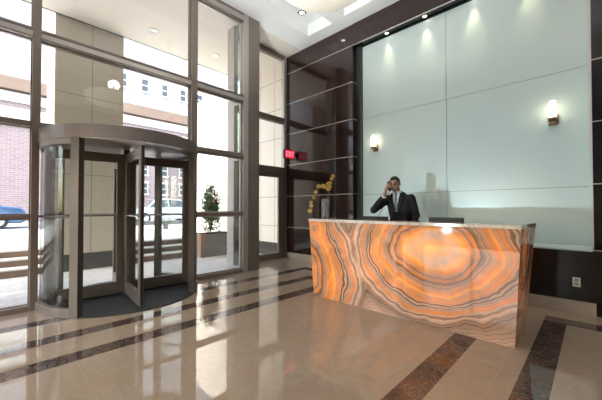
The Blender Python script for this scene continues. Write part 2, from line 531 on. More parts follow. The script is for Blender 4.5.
# ------------------------------------------------------------------ revolving door
RC = (XW, 1.46); RR = 1.05
rd = thing('revolving_door', 'bronze framed round revolving door with four glass wings in the window wall', 'revolving door', (*RC,0))
b = MB(); b.arc((0,0), RR-.09, RR-.015, -180, 180, 2.15, 2.32, 72)
b.build('canopy_rim', M['bronze_door_shaded'], rd, bevel=.004)
b = MB(); b.lathe([(RR-.06,2.19),(RR-.06,2.30)], n=64); b.build('canopy_ceiling', M['bronze_door_shaded'], rd)
b = MB(); b.lathe([(RR-.01,.002),(RR-.01,.007),(RR-.04,.010)], n=64); b.build('floor_mat', M['mat'], rd)
for a0, a1 in ((-133,-47),(47,133)):
    b = MB()
    b.arc((0,0), RR-.08, RR-.01, a0, a1, .0, .11, 24)
    b.arc((0,0), RR-.07, RR-.025, a0, a1, 2.08, 2.16, 24)
    wall = b.build('curved_wall', M['bronze_door_shaded'], rd, bevel=.003)
    b = MB(); b.arc((0,0), RR-.052, RR-.044, a0, a1, .11, 2.08, 24); b.build('curved_pane', M['door_glass'], wall)
    b = MB(); b.arc((0,0), RR-.06, RR-.036, a0, a1, 1.185, 1.212, 24); b.build('middle_rail', M['bronze_dark'], wall)
    for a in (a0, a1):
        b = MB(); ca, sa = math.cos(R(a)), math.sin(R(a))
        b.obox(((RR-.055)*ca,(RR-.055)*sa,1.08), (ca,sa,0), (-sa,ca,0), (0,0,1), .09, .105, 2.16)
        b.build('post', M['bronze_post_shaded'], wall, bevel=.004)
b = MB(); b.lathe([(.045,0),(.045,2.19)], n=20); b.build('centre_shaft', M['bronze_door_shaded'], rd)
for k in range(4):
    a = R(-5+90*k); u = (math.cos(a), math.sin(a), 0); v = (-math.sin(a), math.cos(a), 0); z = (0,0,1)
    def P(r, h, off=0): return (u[0]*r+v[0]*off, u[1]*r+v[1]*off, h)
    b = MB()
    b.obox(P(.085,1.08), u, v, z, .09, .05, 2.08); b.obox(P(.90,1.08), u, v, z, .10, .05, 2.08)
    b.obox(P(.49,.115), u, v, z, .72, .048, .17); b.obox(P(.49,2.05), u, v, z, .72, .048, .13)
    wing = b.build('door_wing', M['bronze_door_shaded'], rd, bevel=.004)
    b = MB(); b.obox(P(.49,1.10), u, v, z, .72, .01, 1.80); b.build('wing_pane', M['door_glass'], wing)
    b = MB()
    for s in (-1, 1):
        b.tube([P(.10,1.2,s*.025), P(.12,1.2,s*.06), P(.86,1.2,s*.06), P(.90,1.2,s*.025)], .012, 8)
    b.build('push_bar', M['steel'], wing)
    b = MB(); b.obox(P(.49,1.2), u, v, z, .72, .03, .028); b.build('middle_rail', M['bronze_dark'], wing)
    b = MB(); b.obox(P(.955,1.08), u, v, z, .012, .02, 2.06); b.obox(P(.49,.02), u, v, z, .9, .012, .02); b.build('brush_seal', M['black'], wing)

# ------------------------------------------------------------------ onyx reception desk
def onyx():
    t = NT('backlit_banded_onyx')
    p = t.pos()
    x, y, z = t.xyz(p)
    # wrap the pattern round the ends so that it stays banded there too
    wob = t.n('ShaderNodeTexNoise', ins={'Vector': p, 'Scale': 1.9, 'Detail': 3.0, 'Roughness': .5})
    w = t.math('SUBTRACT', wob.outputs[0], .5)
    wob2 = t.noise(p, 6.0, 2)
    w2 = t.math('SUBTRACT', wob2, .5)
    yy = t.math('MULTIPLY', y, .55)
    xx = t.math('ADD', x, yy)
    def dist(cx, cz, kx, kz):
        dx = t.math('MULTIPLY', t.math('SUBTRACT', xx, cx), kx); dz = t.math('MULTIPLY', t.math('SUBTRACT', z, cz), kz)
        return t.math('SQRT', t.math('ADD', t.math('MULTIPLY', dx, dx), t.math('MULTIPLY', dz, dz)))
    d1 = dist(.50, .85, 1.0, 1.28)
    d2 = t.math('MULTIPLY', dist(-1.55, .30, 1.0, 1.0), .93)
    d3 = t.math('ADD', dist(-1.22, 1.0, 1.2, 1.2), .50)
    f = t.math('SMOOTH_MIN', d1, d2, .10)
    f = t.math('SMOOTH_MIN', f, d3, .05)
    f = t.math('ADD', f, t.math('MULTIPLY', w, .34))
    f = t.math('ADD', f, t.math('MULTIPLY', w2, .028))
    O = (.74,.27,.075); H = (.95,.43,.13); PK = (.60,.315,.19); PL = (.62,.42,.31); GR = (.36,.245,.18); DK = (.15,.08,.048); GY = (.30,.20,.145); RD = (.50,.22,.10)
    col = t.ramp(t.math('MULTIPLY', f, 1/1.3), [(a/1.3, c) for a, c in [
        (.0,H),(.20,PL),(.28,H),(.335,O),(.36,PK),(.385,RD),(.395,DK),(.41,PK),(.445,O),(.462,DK),(.478,GY),(.50,PK),(.515,GR),(.535,PK),(.60,O),(.655,H),(.68,PK),(.72,O),(.765,PK),
        (.788,DK),(.80,PL),(.815,GR),(.826,DK),(.84,PL),(.855,GR),(.88,PK),(.915,O),(.95,PL),(.97,GR),(1.0,PL),(1.08,GY),(1.2,PL)]])
    # milky clouds in the heart of the slab
    vo = t.n('ShaderNodeTexVoronoi', feature='SMOOTH_F1', ins={'Vector': p, 'Scale': 8.0})
    core = t.n('ShaderNodeMapRange', ins={0: f, 1: .26, 2: .36, 3: 1.0, 4: 0.0}).outputs[0]
    col = t.mix(t.math('MULTIPLY', core, t.n('ShaderNodeMapRange', ins={0: vo.outputs[0], 1: .2, 2: .5, 3: .7, 4: 0.0}).outputs[0]), col, (.70,.40,.24))
    # thin growth lines that follow the rings
    ln = t.n('ShaderNodeTexNoise', noise_dimensions='1D', ins={'W': t.math('MULTIPLY', f, 34.0), 'Scale': 1.0, 'Detail': 3.0, 'Roughness': .7})
    lines = t.n('ShaderNodeMapRange', ins={0: ln.outputs[0], 1: .34, 2: .54, 3: .50, 4: 1.05}).outputs[0]
    far = t.n('ShaderNodeMapRange', ins={0: f, 1: .30, 2: .62, 3: 0.05, 4: .9}).outputs[0]
    lines = t.math('ADD', t.math('MULTIPLY', lines, far), t.math('SUBTRACT', 1.0, far))
    lc = t.n('ShaderNodeCombineXYZ', ins={0: t.math('POWER', lines, .75), 1: lines, 2: t.math('POWER', lines, 1.1)})
    col = t.mix(1.0, col, lc.outputs[0], 'MULTIPLY')
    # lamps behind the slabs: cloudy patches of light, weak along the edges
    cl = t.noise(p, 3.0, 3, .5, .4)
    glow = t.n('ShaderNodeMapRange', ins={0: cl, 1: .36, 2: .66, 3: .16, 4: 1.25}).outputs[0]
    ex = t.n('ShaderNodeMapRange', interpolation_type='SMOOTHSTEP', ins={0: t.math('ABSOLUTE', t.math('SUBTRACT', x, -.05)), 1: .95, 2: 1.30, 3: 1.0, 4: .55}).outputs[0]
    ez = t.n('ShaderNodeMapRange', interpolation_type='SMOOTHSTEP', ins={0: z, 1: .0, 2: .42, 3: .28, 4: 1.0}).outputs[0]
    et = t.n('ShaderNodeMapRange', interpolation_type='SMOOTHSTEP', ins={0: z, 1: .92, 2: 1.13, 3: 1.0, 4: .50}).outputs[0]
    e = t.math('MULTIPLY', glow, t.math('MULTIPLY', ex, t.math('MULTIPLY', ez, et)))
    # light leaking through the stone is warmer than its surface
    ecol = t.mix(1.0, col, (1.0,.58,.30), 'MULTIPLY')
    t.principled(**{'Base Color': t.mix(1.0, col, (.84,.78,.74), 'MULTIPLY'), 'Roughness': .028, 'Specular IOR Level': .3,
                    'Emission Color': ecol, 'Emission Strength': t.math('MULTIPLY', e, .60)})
    return t.m
M['onyx'] = onyx()
M['desk_top'] = marble('polished_grey_pink_onyx', (.55,.44,.37), (.68,.58,.50), (.30,.20,.14), rough=.07, vs=4, veinw=.05)
DX, DY = -1.80, 3.41
desk = thing('reception_desk', 'long reception desk of glowing orange banded onyx', 'reception desk', (DX,DY,0))
xb0, xb1, xt0, xt1, ht = -1.235, 1.262, -1.33, 1.318, 1.105
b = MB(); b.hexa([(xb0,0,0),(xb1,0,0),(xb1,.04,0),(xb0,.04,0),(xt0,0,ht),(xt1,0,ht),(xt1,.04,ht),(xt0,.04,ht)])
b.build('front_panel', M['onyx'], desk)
for s in (0, 1):
    a, c = ((xb0,xt0),(xb1,xt1))[s]; w = .04 if s == 0 else -.04
    fo = -.035 if s == 0 else .035
    p = [(a,.04,0),(a+w,.04,0),(a+w,.56,0),(a,.56,0),(c,.04,ht),(c+w,.04,ht),(c+w+fo,.64,ht),(c+fo,.64,ht)]
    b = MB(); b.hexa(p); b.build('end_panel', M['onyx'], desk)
b = MB(); b.box(xt0-.012, xt1+.004, -.008, .36, ht, ht+.038); [b.hexa([(u,.36,z_) for u in (e0,e1)]+[(u+fo,.655,z_) for u in (e1,e0)]+[(u,.36,z_+.038) for u in (e0,e1)]+[(u+fo,.655,z_+.038) for u in (e1,e0)]) for e0, e1, fo, z_ in ((xt0-.012,xt0+.05,-.035,ht),(xt1-.05,xt1+.004,.035,ht))]; b.build('counter_top', M['desk_top'], desk, bevel=.004)
b = MB(); b.box(xb0+.03, xb1-.03, .04, .62, .71, .745); b.build('work_surface', M['wenge'], desk)
for x in (xb0+.08, .0, xb1-.12):
    b = MB(); b.box(x, x+.03, .06, .56, 0, .71); b.build('support_panel', M['wenge'], desk)

# monitors on the work surface behind the counter
def monitor(name, label, x, y, rz, w, top):
    m = thing(name, label, 'monitor', (x,y,.745), rz, 'monitors behind the desk')
    h = top-.745
    b = MB(); b.box(-w/2, w/2, -.02, .02, h-.33, h); b.build('screen_housing', M['black'], m, bevel=.006)
    b = MB(); b.box(-w/2+.02, w/2-.02, .02, .022, h-.31, h-.02); b.build('screen', M['win_dark'], m)
    b = MB(); b.box(-.03, .03, -.035, -.02, .01, h-.12); b.build('stand', M['black'], m)
    b = MB(); b.box(-.11, .11, -.09, .07, 0, .012); b.build('foot', M['black'], m, bevel=.004)
    return m
monitor('computer_monitor', 'black monitor top edge behind the middle of the onyx desk', -1.305, 3.90, R(0), .40, 1.19)
monitor('computer_monitor', 'black monitor top edge in front of the man in the dark suit', -2.285, 3.90, R(0), .41, 1.187)

# ------------------------------------------------------------------ vase and orchid spray
def smoky():
    t = NT('smoky_frosted_glass')
    nz = t.noise(t.n('ShaderNodeMapping', ins={'Vector': t.pos(), 'Scale': (1,1,.25)}).outputs[0], 30, 4)
    tr = t.n('ShaderNodeBsdfTransparent', ins={0: (.80,.80,.78)})
    df = t.n('ShaderNodeBsdfPrincipled', ins={'Base Color': t.mix(nz, (.10,.09,.085), (.42,.40,.38)), 'Roughness': .15})
    mx = t.n('ShaderNodeMixShader', ins={0: .55, 1: tr.outputs[0], 2: df.outputs[0]})
    t.t.links.new(mx.outputs[0], t.out.inputs[0])
    return t.m
VX, VY, VZ = -3.045, 3.70, 1.143
v = thing('vase', 'smoky clear glass vase standing on the left end of the onyx desk', 'vase', (VX,VY,VZ))
b = MB(); b.lathe([(.058,.0),(.064,.01),(.066,.31),(.062,.31),(.058,.03),(.0,.03)], n=28, cap=False); b.build('vase_body', smoky(), v)
b = MB(); b.lathe([(.056,.032),(.058,.15),(.0,.15)], n=24, cap=True); b.build('water', glass_mat('vase_water', (.80,.80,.76), .6), v)
o = thing('orchid_spray', 'arching spray of yellow orchids in the glass vase on the desk', 'flowers', (VX,VY,VZ))
M['stem'] = mat('brown_green_stem', (.12,.10,.04), .6)
M['petal'] = mat('yellow_orchid_petal', (.58,.37,.08), .5, vary=.45, scale=30)
M['petal_dark'] = mat('ochre_petal', (.42,.20,.04), .5, vary=.3, scale=30)
Rv = Vector((.718,.696,0))     # along the picture, used only to lay the branch out sideways
def arch(t0):
    if t0 < .5:
        s = t0/.5; return Rv*(.02+.05*s) + Vector((0,0,.03+.42*s))
    s = (t0-.5)/.5; return Rv*(.07-.30*s) + Vector((0,0,.45+.20*math.sin(s*2.2)-.52*s*s*.95)) + Vector((.05*s,-.08*s,0))
sp1 = [arch(i/15) for i in range(16)]
b = MB(); b.tube(sp1, .004, 6)
b.tube([Vector((.01,0,.03)), Vector((.03,.02,.35)), Vector((.055,.045,.56)), Vector((.085,.06,.66))], .004, 6)
for k in range(7):
    a = k*.9; b.tube([(.03*math.cos(a),.03*math.sin(a),.03),(.045*math.cos(a+2),.045*math.sin(a+2),.30)], .006, 6)
b.build('stem', M['stem'], o)
def blossom(c, r):
    b = MB()
    c = Vector(c)
    tilt = Matrix.Rotation(random.uniform(-.6,.6),3,'X') @ Matrix.Rotation(random.uniform(-.6,.6),3,'Y') @ Matrix.Rotation(R(44),3,'Z')
    for k in range(5):
        a = k*2*math.pi/5+random.random()*.3
        d = tilt @ Vector((math.cos(a),0,math.sin(a)))
        n = tilt @ Vector((0,-1,0))
        s = d.cross(n)
        rings = []
        for q, wd in ((.05,.15),(.4,.42),(.75,.36),(1.0,.05)):
            pc = c+d*r*q+n*r*.25*q*q
            rings.append([pc+s*r*wd+n*.002, pc-s*r*wd+n*.002, pc-s*r*wd-n*.002, pc+s*r*wd-n*.002])
        b.loft(rings)
    b.mi = 1
    b.ball(c+(tilt @ Vector((0,-1,0)))*r*.2, r*.22, 8, 6)
    return b.build('blossom', [M['petal'], M['petal_dark']], o)
pts = [Vector((.075,.06,.62)),Vector((.055,.05,.56)),Vector((.095,.07,.67)),Vector((.03,.03,.55)),Vector((.06,.03,.50))]
pts += [arch(t0)+Vector((random.uniform(-.02,.02),random.uniform(-.02,.02),random.uniform(-.02,.02))) for t0 in (.52,.56,.60,.64,.72,.78,.86,.90,.94,.97,1.0)]
for c in pts: blossom(c, random.uniform(.030,.042))

# ------------------------------------------------------------------ wall sconces
M['sconce_glass'] = mat('lit_opal_glass', (.9,.85,.75), .3, emit=(1.0,.86,.62), estr=4.5)
M['bronze_plate'] = mat('antique_brass', (.30,.21,.12), .3, .8)
def sconce():
    s = thing('wall_sconce', 'lit brass sconce on the pale glass wall above the man', 'wall lamp', (-3.29,YG,2.50), 0, 'sconces on the glass wall')
    b = MB(); b.box(-.055,.055,-.025,0,.0,.15); b.build('back_plate', M['bronze_plate'], s, bevel=.004)
    b = MB(); b.box(-.035,.035,-.13,-.02,.015,.045); b.lathe([(.05,.03),(.055,.06),(.05,.07)], (0,-.10,.02), 20); b.build('bracket', M['bronze_plate'], s)
    b = MB(); b.lathe([(.038,.0),(.045,.04),(.045,.18),(.040,.22),(.028,.24)], (0,-.10,.09), 24); b.build('glass_shade', M['sconce_glass'], s)
    return s
s0 = sconce()
dup(s0, (-.405,YG,2.50), 0, 'lit brass sconce on the pale glass wall near the right edge')
def light(name, typ, loc, power, color=(1,.93,.82), rot=None, **kw):
    l = bpy.data.lights.new(name, typ); l.energy = power; l.color = color
    for k, v_ in kw.items(): setattr(l, k, v_)
    ob = bpy.data.objects.new(name, l); COL.objects.link(ob); ob.location = loc
    if rot: ob.rotation_euler = rot
    return ob
for x in (-3.29,-.405): light('sconce_bulb', 'POINT', (x,YG-.16,2.72), .8, (1,.82,.55), shadow_soft_size=.05)

# ------------------------------------------------------------------ recess downlights washing the glass
M['lamp_on'] = mat('glowing_lamp', (.9,.9,.9), .3, emit=(1,.93,.76), estr=14.0)
def soffit_light():
    d = thing('recessed_downlight', 'x', 'downlight', (-2.98,5.575,4.868), 0, 'downlights over the glass wall')
    b = MB(); b.arc((0,0), .030, .048, 0, 360, -.010, .004, 24); b.build('trim_ring', M['steel'], d)
    b = MB(); b.lathe([(.030,-.004),(.030,.0)], n=20); b.build('lamp', M['lamp_on'], d)
    return d
sl = soffit_light(); sl['label'] = 'small lit downlight over the glass wall, the one above the man and sconce'
for x, l in ((-2.21,'small lit downlight over the glass wall, second from the dark panels'),(-1.42,'small lit downlight over the glass wall, at the top edge of the photo'),(-.66,'small downlight over the glass wall, farthest from the dark panels')):
    dup(sl, (x,5.575,4.868), 0, l)
for x in (-2.98,-2.21,-1.42,-.66):
    light('downlight_beam', 'SPOT', (x,5.565,4.845), 24, (1,.88,.55), (R(7),0,0), spot_size=R(40), spot_blend=.9, shadow_soft_size=.03)

# ------------------------------------------------------------------ exit sign
M['sign_red'] = mat('lit_red_sign', (.5,.02,.05), .3, emit=(1.0,.03,.07), estr=.8)
M['sign_letter'] = mat('lit_pale_red_letters', (.8,.4,.45), .3, emit=(1.0,.30,.36), estr=1.0)
ex = thing('exit_sign', 'glowing red exit sign beside the dark panelled wall above the side door', 'exit sign', (-5.51,5.25,2.55))
b = MB(); b.box(-.03,.03,-.17,.17,.0,.235); b.build('housing', M['black'], ex, bevel=.004)
b = MB(); b.box(.03,.034,-.155,.155,.02,.215); b.build('sign_face', M['sign_red'], ex)
b = MB(); b.box(-.02,.02,.17,.225,.08,.16); b.build('wall_bracket', M['black'], ex)
L = {'E': [(0,0,.18,1),(0,.0,.6,.16),(0,.42,.5,.58),(0,.84,.6,1)], 'I': [(.0,0,.18,1)], 'T': [(.0,.84,.62,1),(.22,0,.40,1)]}
b = MB(); yc = -.125; S = .125
for ch, wd in (('E',.62),('X',.66),('I',.2),('T',.62)):
    if ch == 'X':
        for sgn in (1,-1):
            c0 = (.0355, yc+.33*S*.75, .055+.5*S)
            dv = Vector((0, sgn*.42*.75, 1)).normalized()
            b.obox(c0, (1,0,0), dv.cross(Vector((1,0,0))), dv, .004, .16*S, 1.06*S)
    else:
        for x0, z0, x1, z1 in L[ch]: b.box(.034,.037, yc+x0*S*.75, yc+x1*S*.75, .055+z0*S, .055+z1*S)
    yc += wd*S*.75+.018
b.build('lettering', M['sign_letter'], ex)

# ------------------------------------------------------------------ outlet
ol = thing('wall_outlet', 'white double wall outlet on the low black wall beside the desk', 'outlet', (-.163,YL,.33))
b = MB(); b.box(-.037,.037,-.006,0,0,.115); b.build('cover_plate', M['white_gloss'], ol, bevel=.003)
b = MB()
for z in (.018,.064): b.box(-.018,.018,-.009,-.005,z,z+.034)
b.build('socket', mat('grey_plastic', (.35,.34,.33), .4), ol)

# ------------------------------------------------------------------ pendants and ceiling downlights
def bowl_mat():
    t = NT('glowing_alabaster')
    nz = t.noise(t.pos(), 3.5, 5, .6, 1.0)
    col = t.ramp(nz, [(.3,(.95,.86,.68)),(.7,(1.0,.96,.86))])
    t.principled(**{'Base Color': col, 'Roughness': .35, 'Emission Color': col, 'Emission Strength': .30})
    return t.m
M['bowl'] = bowl_mat()
def pendant():
    p = thing('pendant_light', 'large cream bowl pendant light hanging below the ceiling tray', 'pendant light', (-2.66,3.20,4.29), 0, 'bowl pendants')
    prof = [(.0,.0)] + [(.74*math.sin(a), .30*(1-math.cos(a))) for a in [R(q) for q in (6,14,24,36,48,60,72,82,90)]] + [(.72,.31),(.68,.30),(.55,.20),(.3,.09),(.0,.05)]
    b = MB(); b.lathe(prof, n=48, cap=False); b.build('glass_bowl', M['bowl'], p)
    b = MB(); b.lathe([(.0,-.045),(.014,-.035),(.010,-.02),(.026,-.008),(.02,.004)], n=16); b.build('finial', M['bronze_dark'], p)
    b = MB(); b.lathe([(.02,.06),(.02,1.26)], n=12); b.build('stem', M['bronze_plate'], p)
    for k in range(3):
        a = R(30+120*k); b = MB(); b.tube([(.70*math.cos(a),.70*math.sin(a),.31),(.03*math.cos(a),.03*math.sin(a),.95)], .008, 8); b.build('hanger', M['bronze_plate'], p)
    b = MB(); b.lathe([(.10,1.25),(.10,1.31)], n=24); b.build('ceiling_plate', M['bronze_plate'], p)
    return p
pd = pendant()
dup(pd, (-.32,2.52,4.29), 0, 'large cream bowl pendant light mirrored faintly in the window above the revolving door')
for x, y in ((-2.66,3.20),(-.32,2.52)): light('pendant_bulb', 'POINT', (x,y,4.95), 18, (1,.93,.82), shadow_soft_size=.15)

dl = thing('ceiling_downlight', 'small square downlight in the narrow ceiling tray by the window wall', 'downlight', (-4.545,4.72,ZC+TR), 0, 'square ceiling downlights')
b = MB()
for q in ((-.07,.07,-.07,-.045),(-.07,.07,.045,.07),(-.07,-.045,-.045,.045),(.045,.07,-.045,.045)): b.box(*q, -.012, .002)
b.build('frame', M['bronze_dark'], dl)
b = MB(); b.box(-.045,.045,-.045,.045,-.006,0); b.build('lamp', M['lamp_on'], dl)

# added fill spots without fixtures, unseen, aimed down to light the lobby
for x, y, pw in ((-3.88,2.0,80),(-3.88,.0,80),(.75,4.0,90),(.75,2.0,90),(.75,.0,90),(3.9,3.6,110),(3.9,1.0,110),(-3.88,-1.6,90),(-1.8,-1.6,90),(.4,-1.6,90)):
    light('lobby_fill_spot', 'SPOT', (x,y,ZC-.03), pw*.65, (1,.98,.95), (0,0,0), spot_size=R(115), spot_blend=1.0, shadow_soft_size=.10)

# ------------------------------------------------------------------ outdoors
b = MB(); b.box(-7.95, XW, -14, 14, -.10, -.012)
struct(b.build('ground', M['paving']))
b = MB(); b.box(-7.85,XW-.175,-14,14,ZC-.01,ZC+.12); b.mi = 1; b.box(-7.885,-7.85,-14,14,ZC-.018,ZC+.5)
struct(b.build('ceiling_outside', [M['soffit'], M['bronze_post_shaded']]))
steps = [(-7.92,-8.26,.0,.145),(-8.26,-8.60,.145,.29),(-8.60,-8.94,.29,.435)]
for x1, x0, z0, z1 in steps:
    b = MB(); b.box(x0-.3, x1, -14, 14, -.1, z1-.03); b.mi = 1; b.box(x0-.3, x1+.02, -14, 14, z1-.03, z1)
    st = struct(b.build('stair_step', [M['brown_stone'], M['tread']]))
b = MB(); b.box(-16,-9.2,-40,40,.1,.433); struct(b.build('sidewalk', M['concrete']))
b = MB(); b.box(-60,-16,-60,60,.1,.428); struct(b.build('street', M['asphalt']))
b = MB(); b.box(-9.18,-7.90,.91,2.16,0,ZC+.9); struct(b.build('pillar', M['pillar_stone']))
b = MB(); b.box(-9.22,-7.87,.87,2.20,-.01,.34); struct(b.build('pillar_base', M['granite']))
b = MB(); b.box(-11,XD-.07,YB+.02,YB+.3,0,ZC); struct(b.build('wall_outside', M['wall_stone']))
b = MB(); b.box(-11,XD-.07,YB-.01,YB+.3,0,.36); struct(b.build('baseboard_outside', M['granite']))

# round soffit downlights outside
od = thing('soffit_downlight', 'x', 'downlight', (-7.10,2.55,ZC-.012), 0, 'round lights in the outdoor soffit')
b = MB(); b.arc((0,0), .07, .115, 0, 360, -.012, .002, 28); b.build('trim_ring', M['white_gloss'], od)
b = MB(); b.lathe([(.07,-.004),(.07,0)], n=24); b.build('lens', M['steel'], od)
od['label'] = 'round white downlight in the outdoor soffit above the revolving door'
dup(od, (-7.10,4.10,ZC-.012), 0, 'round white downlight in the outdoor soffit near the bronze column')

# planter with flowering shrub
pl = thing('planter_box', 'grey granite planter box with rusty stain outside the right-hand window', 'planter', (-7.52,4.45,-.012))
def rust():
    t = NT('rust_stained_granite')
    p = t.pos(); x, y, z = t.xyz(p)
    nz = t.noise(p, 3.2, 4, .6)
    m = t.n('ShaderNodeMapRange', ins={0: t.math('ADD', nz, t.math('MULTIPLY', y, -.55)), 1: .60, 2: .85, 3: 0.0, 4: 1.0}).outputs[0]
    fine = t.noise(p, 60, 3)
    base = t.mix(fine, (.20,.20,.195), (.29,.285,.275))
    t.principled(**{'Base Color': t.mix(m, base, (.30,.19,.13)), 'Roughness': .6})
    return t.m
b = MB(); b.box(-.40,.0,-.52,.42,0,.62); b.build('box', rust(), pl, bevel=.01)
b = MB(); b.box(-.38,-.02,-.50,.40,.615,.64); b.build('soil', mat('dark_soil', (.05,.04,.03), .9, vary=.4, scale=30), pl)
sh = thing('flowering_shrub', 'green shrub with red flowers growing in the granite planter outside', 'shrub', (-7.72,4.32,.628))
M['leaf'] = mat('green_leaves', (.075,.15,.065), .55, vary=.5, scale=20)
M['red_flower'] = mat('red_petals', (.55,.03,.06), .5)
M['bark'] = mat('brown_twig', (.10,.07,.05), .8)
b = MB()
tw = []
for k in range(9):
    a = k*2.4; h = random.uniform(.6,1.32)
    e = Vector((.16*math.cos(a),.22*math.sin(a),h)); mid = e*.5+Vector((random.uniform(-.04,.04),random.uniform(-.04,.04),.05))
    b.tube([(0,0,0),mid,e], [.012,.008,.004], 6); tw.append((mid, e))
b.build('branches', M['bark'], sh)
lf = MB(); fw = MB()
def leaf(mb, c, s):
    d = Vector((random.gauss(0,1),random.gauss(0,1),random.gauss(0,.6)+.2)).normalized(); n = d.cross(Vector((random.random(),random.random(),random.random()+.1))).normalized(); q = d.cross(n)
    c = Vector(c)
    mb.quad(c, c+d*s*.5+q*s*.28, c+d*s, c+d*s*.5-q*s*.28)
for k in range(2600):
    mid, e = random.choice(tw); t0 = .12+.88*random.random()
    c = mid.lerp(e, t0)*random.uniform(.75,1.06)+Vector((random.gauss(0,.065),random.gauss(0,.075),random.gauss(0,.06)))
    if k % 2:
        h = random.random(); a = random.random()*6.283; r = math.sqrt(random.random())*(.30-.17*h)
        c = (r*.85*math.cos(a), r*math.sin(a), .02+1.30*h+random.gauss(0,.03))
    leaf(lf, c, random.uniform(.045,.08))
for k in range(16):
    mid, e = random.choice(tw); c = mid.lerp(e, random.random())+Vector((random.gauss(0,.05)+.08,random.gauss(0,.07),random.gauss(0,.05)))
    for q in range(5): leaf(fw, c, .045)
lf.build('foliage', M['leaf'], sh); fw.build('blossoms', M['red_flower'], sh)

# low dark rail on the sidewalk
rl = thing('street_rail', 'long low dark grey rail at the sidewalk edge beyond the steps', 'railing', (-13.0,5.2,.433))
b = MB(); b.box(-.10,.10,-1.6,1.6,.20,.36); b.build('rail', M['granite'], rl, bevel=.02)
for y in (-1.3,0,1.3):
    b = MB(); b.box(-.08,.08,y-.08,y+.08,0,.2); b.build('post', M['granite'], rl)

# parked cars
def car(label, x, y, paint, rz=0):
    c = thing('parked_car', label, 'car', (x,y,.43), rz, 'cars parked across the street')
    prof = [(-2.2,.28),(-2.25,.55),(-2.15,.78),(-1.3,.90),(-.75,1.40),(-.1,1.47),(.75,1.42),(1.45,.98),(2.05,.92),(2.22,.75),(2.24,.35),(2.1,.24),(-2.1,.24)]
    def widen(z): return .86 if z < 1.0 else .86-(z-1.0)*.50
    b = MB()
    rings = [[(s*widen(z), u, z) for u, z in prof] for s in (-1, 1)]
    V = [[b.bm.verts.new(p) for p in r] for r in rings]
    n = len(prof)
    b.bm.faces.new(V[0]); b.bm.faces.new(V[1][::-1])
    for i in range(n):
        j = (i+1) % n; b.bm.faces.new((V[0][i],V[1][i],V[1][j],V[0][j]))
    b.build('body', paint, c, bevel=.06, segs=3)
    for s in (-1, 1):
        for q in ([(-1.15,.94),(-.68,1.34),(-.08,1.39),(-.08,.95)], [(.0,.95),(.0,1.39),(.68,1.35),(1.25,1.0)]):
            b = MB()
            f = [(s*(widen(z)+.012), u, z) for u, z in q]; g = [(s*(widen(z)-.03), u, z) for u, z in q]
            A = [b.bm.verts.new(p) for p in f]; B = [b.bm.verts.new(p) for p in g]
            b.bm.faces.new(A); b.bm.faces.new(B[::-1])
            for i in range(4): b.bm.faces.new((A[i],A[(i+1)%4],B[(i+1)%4],B[i]))
            b.build('side_window', M['win_dark'], c)
        for u in (-1.38, 1.36):
            b = MB(); ring = [(u+.32*math.cos(k*math.pi/12), .32+.32*math.sin(k*math.pi/12)) for k in range(24)]
            b.prism(ring, 'x', s*.70 if s > 0 else -.89, .89 if s > 0 else -.70); wh = b.build('tyre', M['rubber'], c, bevel=.03)
            b = MB(); ring = [(u+.20*math.cos(k*math.pi/10), .32+.20*math.sin(k*math.pi/10)) for k in range(20)]
            b.prism(ring, 'x', .88*s, .90*s) if s > 0 else b.prism(ring, 'x', -.90, -.88)
            b.build('wheel_rim', M['steel'], wh)
    for (u0,z0,u1,z1,nm) in ((-1.24,.96,-.80,1.36,'windscreen'),(1.42,1.03,.82,1.39,'rear_window')):
        b = MB(); w0, w1 = .70, .56; dn = .015*(-1 if u0 < 0 else 1)
        b.quad((-w0,u0+dn,z0+.015),(w0,u0+dn,z0+.015),(w1,u1+dn,z1+.015),(-w1,u1+dn,z1+.015))
        b.build(nm, M['win_dark'], c)
    return c
car('blue sedan parked across the street seen through the leftmost window', -18.8, -1.1, mat('blue_car_paint', (.03,.085,.19), .2, .3, coat=1))
car('silver blue hatchback parked across the street behind the revolving door glass', -18.8, 7.4, mat('silver_car_paint', (.50,.55,.58), .25, .5, coat=1))
car('white sedan parked across the street beyond the flowering shrub', -18.8, 12.6, mat('white_car_paint', (.62,.64,.62), .25, 0, coat=1))

# brick building across the street
bd = thing('brick_building', 'pale pink brick building with stone bands across the street', 'building', (-27,0,.33))
b = MB(); b.box(-12,0,-45,27.5,0,9.0); b.build('wall', M['brick'], bd)
b = MB(); b.box(-12,-.02,-45,27.5,9.0,18); b.build('upper_wall', M['pale_brick'], bd)
b = MB(); b.box(-.1,.40,-45,16.6,8.62,9.42); b.build('brown_band', M['brown_band'], bd, bevel=.02)
b = MB(); b.box(-.1,.10,-45,27.6,7.9,8.52); b.box(-.1,.16,-45,27.6,7.1,7.5); b.box(-.1,.06,-45,27.6,6.3,7.1); b.build('stone_band', M['limestone'], bd)
b = MB(); b.box(-12.2,.35,-45.2,27.8,18,18.7); b.build('cornice', M['limestone'], bd)
for z0, z1 in ((2.2,3.1),(3.8,4.7),(10.8,11.8)):
    for k in range(9):
        y0 = 7.35+k*1.64
        b = MB(); b.box(-.05,.10,y0-.36,y0+.36,z0-.10,z0); b.box(-.05,.06,y0-.36,y0+.36,z1,z1+.14)
        b.box(-.05,.05,y0-.30,y0-.25,z0,z1); b.box(-.05,.05,y0+.25,y0+.30,z0,z1); b.box(-.05,.05,y0-.25,y0+.25,(z0+z1)/2-.03,(z0+z1)/2+.03)
        wn = b.build('window', M['limestone'], bd)
        b = MB(); b.box(-.04,.015,y0-.25,y0+.25,z0,z1); b.build('pane', M['win_dark'], wn)

